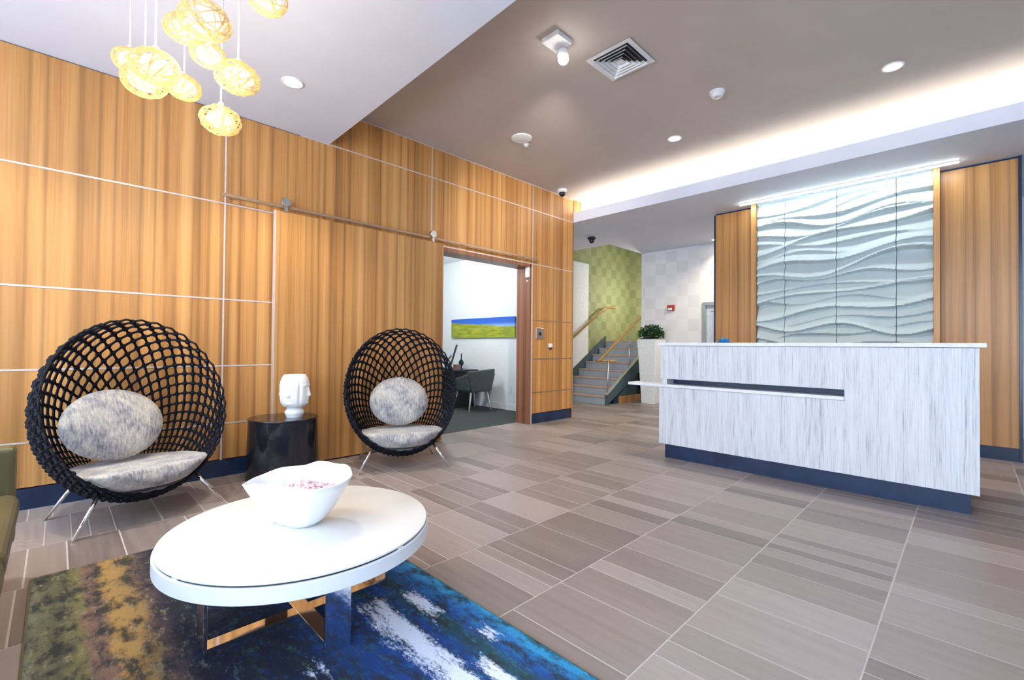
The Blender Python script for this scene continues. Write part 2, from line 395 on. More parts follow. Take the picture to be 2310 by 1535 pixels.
# ---- feature wall with wave relief
yw = 6.42
fw_ = B(-2.48, .335, yw, yw+.3, 0, ZL).build('wall_feature', M_navy); tag(fw_, 'feature wall with wave relief between two wood panels', 'wall', kind='structure')
B(-2.47, -1.985, yw-.02, yw, .125, 2.866).build('wood_panel', M_wood, fw_, .002, 1)
B(-.215, .325, yw-.02, yw, .125, 2.866).build('wood_panel', M_wood, fw_, .002, 1)
B(-1.985, -1.925, yw-.13, yw, 0, ZL).build('side_fin', M_wood, fw_); B(-.262, -.215, yw-.13, yw, 0, ZL).build('side_fin', M_wood, fw_)
B(-2.48, -1.985, yw-.012, yw, 0, .125).build('plinth', M_navy, fw_); B(-.215, .335, yw-.012, yw, 0, .125).build('plinth', M_navy, fw_)
B(.325, .345, yw-.03, yw+.3, 0, ZL).build('edge_trim', M_navy, fw_); B(-2.49, -2.47, yw-.025, yw+.3, 0, 2.86).build('edge_trim', M_navy, fw_)
wr = random.Random(11); crest = []
zc_ = .1
while zc_ < 3.3:
    crest.append((zc_, wr.uniform(.03, .06), wr.uniform(4., 6.5), wr.uniform(0, 6.3), wr.uniform(.02, .045), wr.uniform(1.6, 3), wr.uniform(0, 6.3), wr.uniform(-.03, .12), wr.uniform(.75, 1.1)))
    zc_ += wr.uniform(.07, .12)
def relief(x, z):
    h = 0
    for c0, a1, f1, p1, a2, f2, p2, sl, am in crest:
        if abs(c0-z) > .42: continue
        d = z-(c0+a1*math.sin(f1*x+p1)+a2*math.sin(f2*x+p2)+sl*(x+1.1))
        q = am*(1-d/.20) if d > 0 else am*(1+d/.03)
        if q > h: h = q
    return .10*min(h, 1.05)
edges = [-1.925, -1.612, -1.085, -.557, -.262]
for i in range(4):
    xa, xb = edges[i]+.003, edges[i+1]-.003; nx = max(8, int((xb-xa)/.012)); nz = 260
    v = []; f = []
    for k in range(nz+1):
        z = .02+(ZL-.021)*k/nz
        for j in range(nx+1):
            x = xa+(xb-xa)*j/nx; v.append((x, yw-.015-relief(x, z), z))
    m1 = nx+1
    for k in range(nz):
        for j in range(nx): f.append((k*m1+j, k*m1+j+1, (k+1)*m1+j+1, (k+1)*m1+j))
    n0 = len(v); ring = [j for j in range(m1)] + [k*m1+nx for k in range(1, nz+1)] + [nz*m1+j for j in range(nx-1, -1, -1)] + [k*m1 for k in range(nz-1, 0, -1)]
    v += [(v[j][0], yw-.001, v[j][2]) for j in ring]; L = len(ring)
    f += [(ring[(j+1) % L], ring[j], n0+j, n0+(j+1) % L) for j in range(L)]
    mb = MB(); mb.v = v; mb.f = f; mb.sm = [True]*(nz*nx)+[False]*L
    mb.build('wave_panel', M_wave, fw_, auto=50)

# ---- enclosing walls out of view: right wall, window wall with daylight
tag(B(XR, XR+.1, YB, YE+.2, 0, 3.4).build('wall_right', M_white), 'plain white wall on the right side of the lobby', 'wall', kind='structure')
fr = MB().box(XW, XR, YB-.12, YB, 0, .12).box(XW, XR, YB-.12, YB, 2.70, 3.4)
win = fr.build('wall_front', M_white); tag(win, 'white wall around the shopfront windows behind the viewer', 'wall', kind='structure')
w1 = thing('window_1', 'tall shopfront windows with slim dark mullions', 'window', (0, YB-.06, 0), kind='structure')
nwin = 6; wx = [XW+(XR-XW)*i/nwin for i in range(nwin+1)]
for x in wx: B(x-.03, x+.03, -.04, .04, .12, 2.70).build('mullion', M_blkp, w1)
for a, b in zip(wx, wx[1:]): B(a+.03, b-.03, -.004, .004, .12, 2.70).build('pane', M_glass, w1)
pl = bpy.data.lights.new('window_portal', 'AREA'); pl.shape = 'RECTANGLE'; pl.size = XR-XW; pl.size_y = 2.58; pl.cycles.is_portal = True
# a portal only guides the sampling of the sky through the window opening; it gives no light of its own
po = bpy.data.objects.new('window_portal', pl); C.objects.link(po); po.location = ((XW+XR)/2, YB-.13, 1.41); po.rotation_euler = (PI/2, 0, 0)

# ================================================================ LAMPS
def light(name, ty, energy, parent, loc, col=(1, .9, .75), **kw):
    l = bpy.data.lights.new(name, ty); l.energy = energy; l.color = col
    for k, v in kw.items(): setattr(l, k, v)
    o = bpy.data.objects.new(name, l); C.objects.link(o); o.parent = parent; o.location = loc; return o
# cove strip
cs = B(XW+.02, XR-.05, 5.60, 5.64, ZL+.062, ZL+.085).build('cove_light_strip', emit('cove_glow', (1, .93, .76), 27), None)
tag(cs, 'long light strip glowing inside the ceiling cove', 'strip light')
# linear light over the relief
ll = thing('linear_light', 'bright linear light on the ceiling above the wave relief', 'linear light', (-1.075, 6.165, ZL))
B(-1.005, 1.005, -.02, .02, -.012, 0).build('housing', M_white, ll); B(-1.0, 1.0, -.016, .016, -.02, -.012).build('diffuser', emit('linear_glow', (.93, 1, .96), 32), ll)

def downlight(px, z, label, energy=60, col=(1, .9, .72), grp='recessed downlights', spot=120):
    t = thing('downlight', label, 'ceiling light', (px[0], px[1], z), group=grp)
    MB().lathe([(.052, 0), (.072, 0), (.072, -.005), (.068, -.008), (.052, -.004)], 28, caps=False).build('trim_ring', M_white, t)
    MB().lathe([(0, -.001), (.052, -.001), (.052, -.0025), (0, -.0035)], 24).build('lens', M_downemit, t)
    if energy:
        light('downlight_lamp', 'SPOT', energy, t, (0, 0, -.02), col, spot_size=R(spot), spot_blend=.6, shadow_soft_size=.05)
    return t
downlight((-.417, 4.531), ZC, 'round recessed downlight above the right half of the desk')
downlight((-2.172, 4.534), ZC, 'round recessed downlight above the left end of the desk')
downlight((-3.354, 1.148), ZL, 'round recessed downlight in the lowered ceiling by the pendants', 70, spot=110)
downlight((-3.354, -.45), ZL, 'round recessed downlight in the lowered ceiling, left of the picture', 70, spot=110)
downlight((-3.05, 7.90), ZL, 'small recessed downlight by the back wall beside the left wood panel', 14)
downlight((-2.5, 7.3), ZL, 'added recessed downlight hidden behind the left wood panel to light the back area', 100, spot=160)  # added out of sight to brighten the stairs and back wall

# square plate spotlight
sp = thing('ceiling_spotlight', 'white square ceiling fixture with a glaring bare lamp', 'spotlight', (-2.06, 2.50, ZC))
B(-.08, .07, -.10, .06, -.035, 0).build('plate', M_white, sp, .006)
MB().tube([(.0, .03, -.03), (0, .045, -.06)], .012).build('arm', M_steel, sp)
MB().lathe([(0, .03), (.025, .03), (.038, .01), (.040, -.02), (0, -.02)], 20, Matrix.Translation((0, .045, -.075))).build('lamp_head', M_white, sp)
MB().ball((0, .05, -.115), .038, 14, 8).build('bulb', emit('spot_glow', (1, .97, .88), 30), sp)
lo_ = light('spot_lamp', 'SPOT', 160, sp, (-.03, .09, -.16), (1, .93, .8), shadow_soft_size=.04, spot_size=R(75), spot_blend=.9)
lo_.rotation_euler = Vector((-2.1, 2.1, -1.15)).to_track_quat('-Z', 'Y').to_euler()

# pendants
GL = emit('pendant_core_glow', (1, .90, .68), 3.2)
def wire_mat():
    t = NT('amber_glass_thread'); return t.set((.50, .27, .08), .35, **{'Emission Color': (1, .70, .36), 'Emission Strength': .25})
M_wire = wire_mat()
wm = MB()
pr = random.Random(3)
for k in range(20):
    ax = Matrix.Rotation(pr.uniform(0, 2*PI), 3, 'Z') @ Matrix.Rotation(pr.gauss(PI/2, .42), 3, 'X'); q = pr.uniform(.93, 1.0); off = pr.uniform(-.35, .35)
    pts = []
    for j in range(28):
        a = 2*PI*j/28; c = math.sqrt(1-off*off); p = ax @ Vector((c*math.cos(a), c*math.sin(a), off)); pts.append((p.x*q, p.y*q, p.z*q*.74))
    wm.tube(pts, .030, 5, closed=True)
wire_me = wm.mesh('wire_shade', M_wire)
core_me = MB().ball((0, 0, 0), (.66, .66, .47), 20, 12).mesh('glass_core', GL)
def pend(px, py, d, w, label, h=None, power=2.2):
    p = Vector((0, 0, H)) + d*(fw + rt*((px-1155)/FPX) - up*((py-767.5)/FPX)); r = w/2
    t = thing('pendant_lamp', label, 'pendant lamp', p, pr.uniform(0, 6), 'cluster of woven pendant lamps')
    a = place(wire_me, 'wire_shade', t, (0, 0, 0), (r, r, r)); a['kind'] = 'stuff'
    place(core_me, 'glass_core', t, (0, 0, 0), (r, r, r))
    MB().tube([(0, 0, r*.6), (0, 0, ZL-p.z)], .004, 6).build('cord', M_cord, t)
    MB().lathe([(0, r*.60), (.012, r*.60), (.014, r*.66), (.012, r*.95), (.005, r*1.0), (0, r*1.0)], 12).build('lamp_cap', M_cord, t)
    light('pendant_glow', 'POINT', power, t, (0, 0, -r*1.7), (1, .80, .52), shadow_soft_size=r)
M_cord = plain('pale_cord', (.75, .72, .72), .5)
pend(293, 137, 2.30, .15, 'pendant lamp at the far left of the cluster, half hidden by larger ones')
pend(350, 152, 1.95, .185, 'large pendant lamp in front at the left of the cluster')
pend(326, 183, 2.12, .185, 'pendant lamp hanging just below the large left one')
pend(415, 198, 2.34, .16, 'small pendant lamp right of the left group, against the wood wall')
pend(463, 47, 1.72, .175, 'largest pendant lamp at the top centre of the cluster')
pend(415, 66, 1.95, .15, 'pendant lamp behind and left of the top centre one')
pend(470, 124, 2.10, .145, 'small pendant lamp below the top centre one')
pend(537, 177, 2.10, .185, 'pendant lamp on the right side of the cluster')
pend(498, 272, 2.28, .185, 'lowest pendant lamp of the cluster')
pend(603, -2, 1.95, .16, 'pendant lamp cut off by the top of the picture')

# unseen fixtures added to brighten the office and the stairwell
ol = thing('added_office_light', 'round white ceiling light added unseen inside the office', 'ceiling light', (-5.9, 3.9, 2.6))
MB().lathe([(0, -.05), (.17, -.05), (.19, -.03), (.19, 0), (0, 0)], 24).build('diffuser', emit('office_glow', (.86, .93, 1), 6), ol)
light('office_fill_lamp', 'POINT', 55, ol, (0, 0, -.25), (.88, .94, 1), shadow_soft_size=.15)
sl = thing('added_sconce', 'half round white sconce added out of sight to light the green stairwell', 'wall lamp', (-4.54, 9.1, 2.0))  # added behind the back wall to light the green walls lower down
MB().lathe([(0, -.08), (.05, -.08), (.09, .03), (.09, .08), (.08, .08), (.08, .03), (.045, -.07), (0, -.07)], 24).build('shade', emit('stair_glow', (1, .98, .9), 6), sl)
sl.location.x = -4.64; MB().box(.06, .10, -.04, .04, -.06, .06).build('back_plate', M_white, sl)
light('stairwell_fill_lamp', 'POINT', 30, sl, (-.2, 0, .1), (1, .97, .9), shadow_soft_size=.15)

# ================================================================ CEILING FITTINGS
vt = thing('air_vent', 'white square ceiling air vent with nested louvres', 'air vent', (-1.868, 2.997, ZC))
def ring(mb, a, b, za, zb):
    p = [(-1, -1), (1, -1), (1, 1), (-1, 1)]; v = [(x*a, y*a, za) for x, y in p]+[(x*b, y*b, zb) for x, y in p]
    v += [(x*(a-.004), y*(a-.004), za+.004) for x, y in p]+[(x*(b-.004), y*(b-.004), zb+.004) for x, y in p]
    f = []
    for i in range(4):
        j = (i+1) % 4; f += [(i, j, 4+j, 4+i), (8+j, 8+i, 12+i, 12+j), (j, i, 8+i, 8+j), (4+i, 4+j, 12+j, 12+i)]
    return mb.add(v, f)
ring(MB(), .188, .150, -.012, -.010).build('frame', M_white, vt); B(-.15, .15, -.15, .15, -.004, 0).build('dark_throat', M_blkp, vt)
for a in (.146, .114, .084, .054): ring(MB(), a, a-.019, -.030, -.008).build('louvre', M_white, vt)
B(-.026, .026, -.026, .026, -.020, -.014).build('louvre', M_white, vt)
sd = thing('smoke_detector', 'round white smoke detector on the taupe ceiling', 'smoke detector', (-1.516, 3.952, ZC))
hs_ = MB().lathe([(0, 0), (.062, 0), (.062, -.014), (.05, -.022), (.05, -.03), (.042, -.046), (.03, -.05), (0, -.05)], 28).build('housing', M_white, sd, auto=35)
MB().lathe([(0, -.050), (.016, -.050), (.014, -.054), (0, -.055)], 16).build('sensor_cap', M_steel, hs_)
spk = thing('ceiling_speaker', 'flat white round speaker on the taupe ceiling', 'speaker', (-3.312, 3.42, ZC))
MB().lathe([(0, 0), (.108, 0), (.108, -.006), (.10, -.010), (.096, -.008)], 32).build('bezel', M_white, spk, auto=35); MB().lathe([(0, -.0081), (.096, -.0081), (.09, -.0095), (0, -.0105)], 32).build('grille', M_rim, spk)
spr = thing('fire_sprinkler', 'small white sprinkler head beside the round ceiling speaker', 'sprinkler', (-3.38, 3.56, ZC))
MB().lathe([(0, 0), (.032, 0), (.03, -.008), (.012, -.01), (.012, -.02), (.022, -.022), (.022, -.025), (0, -.026)], 18).build('head', M_white, spr, auto=35)
def dome(loc, label, body):
    t = thing('dome_camera', label, 'security camera', loc)
    MB().lathe([(0, 0), (.062, 0), (.066, -.01), (.064, -.035), (.05, -.045), (0, -.045)], 24).build('housing', body, t, auto=40)
    MB().lathe([(.044, -.04), (.046, -.055), (.04, -.078), (.026, -.093), (0, -.1)], 20).build('dome', M_blk, t)
dome((-4.00, 4.95, ZC), 'white dome camera on the taupe ceiling near the wood wall corner', M_white)
dome((-4.50, 6.36, ZL), 'black dome camera on the lower ceiling near the stairs', M_blkp)

# wall fittings on the wood wall
th = thing('wall_control_plate', 'square steel control plate with dark button beside the doorway', 'switch plate', (XW, 4.675, 1.22))
B(0, .012, -.075, .075, -.075, .075).build('plate', M_steel, th, .003); B(.012, .018, -.022, .022, -.028, .02).build('button', M_blkp, th, .003)
kn = thing('card_reader', 'small white wall reader below the steel control plate', 'reader', (XW, 4.90, 1.05))
B(0, .02, -.035, .035, -.02, .035).build('housing', M_white, kn, .005); B(0, .022, -.022, .022, -.045, -.02).build('lens', M_blkp, kn, .004)
dc = thing('door_sensor', 'narrow white sensor box on the doorway jamb', 'sensor', (XW-.03, OP1-.03, 2.035))
B(-.03, .03, -.03, 0, -.07, .07).build('housing', M_white, dc, .005); MB().ball((0, -.02, -.115), .014).build('knob', M_white, dc)

# ================================================================ RECEPTION DESK
dk = thing('reception_desk', 'long reception desk clad in pale vertically streaked laminate', 'reception desk', (-1.03, 4.4, 0))
def K(x0, x1, y0, y1, z0, z1): return MB().box(x0+1.03, x1+1.03, y0-4.4, y1-4.4, z0, z1)
K(-2.065, .0, 4.14, 4.80, 0, .137).build('kick_plinth', M_navy, dk)
K(-2.09, -.652, 4.09, 4.11, .75, 1.062).build('upper_panel', M_lam, dk, .001, 1)
K(-2.10, -.652, 4.085, 4.11, .137, .672).build('lower_panel', M_lam, dk, .001, 1)
K(-.6518, .04, 4.085, 4.11, .137, 1.062).build('end_panel', M_lam, dk, .001, 1)
K(-2.08, .03, 4.24, 4.80, .137, 1.062).build('carcass', M_navy, dk)
K(-2.08, -2.03, 4.10, 4.24, .68, .76).build('slot_post', M_lam, dk)
K(-.66, .03, 4.11, 4.24, .137, 1.062).build('carcass', M_navy, dk); K(-2.08, -.66, 4.11, 4.24, .137, .67).build('carcass', M_navy, dk); K(-2.08, -.66, 4.11, 4.24, .755, 1.062).build('carcass', M_navy, dk)
K(.03, .04, 4.111, 4.80, .137, 1.062).build('side_panel', M_lam, dk); K(-2.10, -2.081, 4.111, 4.80, .137, .672).build('side_panel', M_lam, dk); K(-2.09, -2.081, 4.25, 4.80, .672, 1.062).build('side_panel', M_lam, dk)
K(-2.42, -.652, 4.06, 4.235, .674, .70).build('side_shelf', M_white, dk, .003)
K(-2.10, .072, 4.06, 4.85, 1.064, 1.092).build('countertop', M_white, dk, .003)
bt = thing('blue_dome_lid', 'small glossy blue dome on the reception counter', 'desk item', (-1.65, 4.48, 1.092))
M_blue = plain('glossy_blue', (.005, .14, .40), .25)
MB().lathe([(0, 0), (.055, 0), (.056, .012), (.05, .02), (.048, .034), (.035, .046), (0, .05)], 24).build('lid', M_blue, bt, auto=45)
MB().lathe([(.0565, .002), (.0585, .004), (.0585, .009), (.0565, .011)], 24, caps=False).build('band', M_navy, bt)

# ================================================================ STAIRS, PLANTER, BACK FITTINGS
st = thing('staircase', 'short flight of stairs with blue-grey risers and pinkish treads', 'stairs', (-5.2, 7.0, 0))
NR, RI, RU = 8, .1465, .248
def Q(x0, x1, y0, y1, z0, z1): return MB().box(x0+5.2, x1+5.2, y0-7.0, y1-7.0, z0, z1)
for i in range(NR):
    y0 = 7.0+i*RU; z1 = RI*(i+1)
    y1 = y0+RU if i < NR-1 else 9.9
    Q(-5.78, -4.62, y0, y0+.02, z1-RI, z1-.025).build('riser', M_riser, st)
    Q(-5.78, -4.62, y0-.02, y1+.005, z1-.025, z1).build('tread', M_tread, st, .004, 1)
sl_ = RI/RU
def slopebox(x0, x1, lo, hi, ya, yb):
    p = [(ya, max(0, lo+(ya-7)*sl_)), (yb, max(0, lo+(yb-7)*sl_)), (yb, hi+(yb-7)*sl_), (ya, hi+(ya-7)*sl_)]
    v = [(x+5.2, y-7, z) for x in (x0, x1) for y, z in p]
    return MB().add(v, [(3, 2, 1, 0), (4, 5, 6, 7), (0, 1, 5, 4), (1, 2, 6, 5), (2, 3, 7, 6), (3, 0, 4, 7)])
slopebox(-4.62, -4.57, -.13, .20, 6.965, 8.75).build('stringer', M_teal, st)
slopebox(-4.625, -4.565, .20, .215, 6.965, 8.75).build('stringer_cap', M_steel, st)
slopebox(-5.80, -5.78, -.1, .26, 7.0, 8.75).build('stringer', M_teal, st)
Q(-4.70, -4.62, 7.25, 8.14, 0, .10).build('under_panel', M_navy, st); slopebox(-4.70, -4.64, -3, -.12, 7.3, 8.14).build('under_panel', M_teal, st)
B_u = Q(-4.62, -4.58, 7.42, 8.14, 0, .13).build('skirt_board', M_wood, st)
for y, zb, zt in ((7.03, .12, .80), (7.75, .55, 1.24)):
    MB().tube([(.60, y-7, zb), (.60, y-7, zt)], .018, 8).build('post', M_steel, st)
MB().tube([(.55, -.17, .80), (.55, 1.5, .80+1.67*sl_)], .024, 10).build('handrail', M_rail, st)
MB().tube([(.55, -.17, .80), (.47, -.14, .795), (.60, .07, .79), (.70, .13, .79)], .022, 8).build('handrail', M_rail, st)
hr = thing('wall_handrail', 'golden handrail on the wall left of the stairs', 'handrail', (-5.72, 7.0, 0))
MB().tube([(0, .1, 1.02), (0, 1.6, 1.02+1.5*sl_), (.06, 1.75, 1.03+1.5*sl_), (.16, 1.8, 1.03+1.5*sl_)], .024, 10).build('rail', M_rail, hr)
for y in (.4, 1.3): MB().tube([(-.08, y, .95+(y-.1)*sl_), (0, y, .97+(y-.1)*sl_), (0, y, 1.01+(y-.1)*sl_)], .010, 6).build('bracket', M_steel, hr)

pt = thing('tall_planter', 'tall tapered white planter with a round leafy plant by the stairs', 'planter', (-4.19, 7.84, 0))
def frustum(a, b, z0, z1):
    p = [(-1, -1), (1, -1), (1, 1), (-1, 1)]
    return MB().add([(x*a, y*a, z0) for x, y in p]+[(x*b, y*b, z1) for x, y in p], [(3, 2, 1, 0), (4, 5, 6, 7)]+[(i, (i+1) % 4, 4+(i+1) % 4, 4+i) for i in range(4)])
pot_ = frustum(.13, .19, 0, 1.19).build('pot', plain('speckled_white_stone', (.90, .92, .90), .5, var=.06, scale=30), pt, .012)
ring(MB(), .193, .165, 1.19, 1.192).build('pot_rim', M_white, pot_); B(-.165, .165, -.165, .165, 1.186, 1.1915).build('soil', plain('dark_soil', (.03, .02, .015), .9), pot_)
lm = MB(); lr = random.Random(5)
for k in range(760):
    d = Vector((lr.gauss(0, 1), lr.gauss(0, 1), lr.gauss(.15, .8))).normalized(); rr_ = lr.uniform(.25, 1)
    c = Vector((d.x*.23*rr_, d.y*.2*rr_, 1.30+d.z*.15*rr_))
    if c.z < 1.2: c.z = 1.2+lr.random()*.04
    t1 = Vector((lr.gauss(0, 1), lr.gauss(0, 1), lr.gauss(0, 1))).cross(d).normalized(); t2 = (d+t1*.5).normalized(); l_ = lr.uniform(.035, .06); w_ = l_*.32
    s_ = t1.cross(t2).normalized()*w_; n_ = t1.cross(t2).cross(t2).normalized()*.006
    lm.add([c, c+t2*l_*.5+s_-n_, c+t2*l_, c+t2*l_*.5-s_-n_, c+t2*l_*.5+n_], [(0, 1, 4), (1, 2, 4), (2, 3, 4), (3, 0, 4)])
lm.build('foliage', plain('dark_green_leaf', (.018, .065, .018), .8, var=.5, scale=40), pt, kind='stuff')
MB().tube([(0, 0, 1.18), (.01, .01, 1.3)], .015, 6).build('stem', plain('brown_stem', (.07, .045, .025), .8), pt)

fa = thing('fire_alarm', 'small red fire alarm on the pale papered wall', 'fire alarm', (-3.95, YE, 1.785))
B(-.07, .07, -.04, 0, -.055, .055).build('housing', plain('alarm_red', (.45, .06, .05), .4), fa, .006); B(-.05, .03, -.055, -.04, -.045, -.005).build('strobe', M_white, fa, .005)
d2 = thing('door_2', 'grey framed glass door beside the left wood panel', 'door', (-2.91, YE, 0), kind='structure')
M_grey = plain('grey_door_frame', (.32, .36, .37), .4)
B(-.46, -.40, -.02, .12, 0, 1.85).build('frame', M_grey, d2); B(.40, .46, -.02, .12, 0, 1.85).build('frame', M_grey, d2); B(-.40, .40, -.02, .12, 1.80, 1.85).build('frame', M_grey, d2)
lf = B(-.40, -.33, .03, .07, .01, 1.80).box(.33, .40, .03, .07, .01, 1.80).box(-.33, .33, .03, .07, 1.70, 1.80).box(-.33, .33, .03, .07, .01, .2).build('leaf', plain('pale_door_leaf', (.62, .68, .74), .35), d2)
B(-.33, .33, .045, .055, .2, 1.70).build('pane', plain('bluish_reflection_glass', (.55, .62, .75), .15), lf)  # pale blue pane colour paints the bluish reflection in the glass
MB().tube([(-.36, .03, .95), (-.36, -.03, .95), (-.28, -.03, .95)], .010, 8).build('handle', M_steel, lf)

# ================================================================ OFFICE FURNITURE
pa = thing('landscape_picture', 'wide unframed picture of a green meadow under blue sea', 'picture', (-6.0, 5.244, 1.355))
def paint_mat():
    t = NT('meadow_print'); o, e = t.obj()
    ed = t.math('ADD', e[2], t.math('MULTIPLY', e[0], .055)); ed = t.math('ADD', ed, t.math('MULTIPLY', t.math('SUBTRACT', t.noise(t.vec(t.math('MULTIPLY', e[0], 3.), 0., t.math('MULTIPLY', e[2], 12.)), 1., 3.), .5), .07))
    gr = t.ramp(t.noise(t.vec(e[0], 0., t.math('MULTIPLY', e[2], 6.)), 4., 4.), [(.35, (.18, .24, .01)), (.65, (.42, .44, .03))])
    bl = t.ramp(t.math('ADD', e[2], .5), [(.53, (.25, .42, .75)), (.58, (.03, .13, .55)), (.68, (.015, .10, .50))])
    return t.set(t.mix(t.math('GREATER_THAN', ed, .055), gr, bl), .5)
B(-.83, .83, -.03, 0, -.17, .17).build('canvas', paint_mat(), pa)
B(-.80, .80, -.004, .0005, -.15, .15).build('backing', M_white, pa)
od = thing('office_desk', 'dark office desk beyond the doorway', 'desk', (-6.5, 4.75, 0))
B(-.55, .50, -.42, .42, .60, .635).build('desk_top', M_blkp, od, .003)
for sx in (-.5, .42): B(sx, sx+.05, -.38, .38, 0, .60).build('side_panel', M_blkp, od)
B(-.45, .42, .30, .33, .15, .60).build('modesty_panel', M_blkp, od)
oc = thing('office_chair', 'grey-green tub chair with pale legs at the office desk', 'chair', (-5.72, 4.83, 0))
M_ocf = plain('grey_green_upholstery', (.075, .10, .095), .6, var=.15)
def slab(name, poly, x0, x1, mat, par, bv=.02):
    v = [(x, y, z) for x in (x0, x1) for y, z in poly]; n = len(poly)
    return MB().add(v, [tuple(range(n-1, -1, -1)), tuple(range(n, 2*n))]+[(i, (i+1) % n, n+(i+1) % n, n+i) for i in range(n)]).build(name, mat, par, bv)
slab('backrest', [(-.20, .31), (.20, .31), (.28, .67), (-.28, .64)], .16, .22, M_ocf, oc)
B(-.25, .17, -.22, .22, .30, .38).build('seat', M_ocf, oc, .03)
for s in (-1, 1):
    MB().add([(-.22, s*.20, .33), (.18, s*.20, .33), (.20, s*.26, .60), (-.20, s*.24, .50), (-.22, s*.24, .33), (.18, s*.24, .33), (.20, s*.30, .60), (-.20, s*.28, .50)], [(3, 2, 1, 0), (4, 5, 6, 7), (0, 1, 5, 4), (1, 2, 6, 5), (2, 3, 7, 6), (3, 0, 4, 7)]).build('armrest', M_ocf, oc, .015)
    for x in (-.2, .14): MB().tube([(x, s*.17, .31), (x*1.2, s*.23, 0)], [.016, .010], 8).build('leg', plain('pale_leg', (.75, .72, .72), .4), oc)
bo = thing('glass_bottle', 'dark teal bottle on the office desk', 'bottle', (-6.16, 4.92, .635))
MB().lathe([(0, 0), (.035, 0), (.02, .02), (.012, .05), (.038, .09), (.045, .12), (.032, .15), (.011, .18), (.010, .25), (.013, .255), (0, .255)], 18).build('body', plain('teal_glass', (.01, .05, .06), .15), bo)
MB().lathe([(0, .256), (.012, .256), (.012, .275), (0, .277)], 12).build('stopper', M_blkp, bo)
lp = thing('desk_monitor', 'thin black monitor seen edge on, tilted back on the office desk', 'monitor', (-6.28, 4.76, .635), R(52.8))
B(-.16, .04, -.12, .12, 0, .016).build('base', M_blkp, lp, .004)
MB().tube([(-.06, 0, .012), (-.05, 0, .14), (.03, 0, .24)], .012, 8).build('neck', M_blkp, lp)
MB().box(-.014, .014, -.20, .20, .08, .44, Matrix.Rotation(R(16), 4, 'Y')).build('screen', M_blkp, lp, .004)
bx_ = thing('small_box', 'small dusky pink box beside the bottle on the office desk', 'box', (-6.12, 4.80, .635))
B(-.04, .04, -.05, .05, 0, .08).build('carton', plain('dusky_pink_card', (.30, .17, .15), .7), bx_, .003); B(-.042, .042, -.052, .052, .08, .09).build('lid', plain('pink_card_lid', (.38, .22, .2), .7), bx_)
ou = thing('wall_outlet', 'white outlet plate low on the office wall', 'outlet', (-5.3, 5.244, .33))
B(-.035, .035, -.008, 0, -.055, .055).build('plate', M_white, ou, .002); B(-.015, .015, -.011, -.008, -.03, .03).build('socket', M_rim, ou)

# ================================================================ SEATING AREA
# rug
rg = MB().box(-2.91, -.55, -.06, 1.215, 0, .012).build('area_rug', M_rug, None, .004, label='blue, teal and gold abstract watercolour rug under the coffee table', cat='rug')
rg.location = (0, 0, 0)
hem = MB().box(-2.916, -.544, -.066, -.060, 0, .008).box(-2.916, -.544, 1.215, 1.221, 0, .008).box(-2.916, -2.91, -.06, 1.215, 0, .008).build('binding', plain('olive_binding', (.16, .14, .07), .9), rg)

# coffee table
CT = (-1.819, .691); ZT = .362
ct = thing('coffee_table', 'round white coffee table on a polished chrome cross base', 'coffee table', (*CT, .012))
zt = ZT-.012
MB().lathe([(0, zt-.008), (.458, zt-.008), (.462, zt-.006), (.462, zt-.001), (.460, zt), (0, zt)], 96).build('lid', M_tablewhite, ct, auto=40)
MB().lathe([(.455, zt-.012), (.459, zt-.012), (.459, zt-.008), (.455, zt-.008)], 96, caps=False).build('shadow_gap', M_blkp, ct)
MB().lathe([(0, zt-.064), (.462, zt-.064), (.468, zt-.060), (.468, zt-.014), (.466, zt-.012), (0, zt-.012)], 96).build('rim_drum', M_rim, ct, auto=40)
MB().lathe([(0, zt-.070), (.44, zt-.070), (.44, zt-.064), (0, zt-.064)], 64).build('underside', M_underwood, ct)
for k in range(4):
    a = k*PI/2+.35
    MB().box(.4555, .4615, -.012, .012, zt-.0125, zt-.0075, Matrix.Rotation(a, 4, 'Z')).build('tab', M_rim, ct)
for k, l_ in ((0, .30), (1, .33)):
    m = Matrix.Rotation(k*PI/2, 4, 'Z')
    MB().box(-l_, l_, -.028, .028, 0, .022-.002*k, m).build('cross_bar', M_chrome, ct, .001, 1)
    for s in (-1, 1): MB().box(s*l_-.006, s*l_+.006, -.045, .045, .0, zt-.070, m).build('leg_blade', M_chrome, ct, .001, 1)

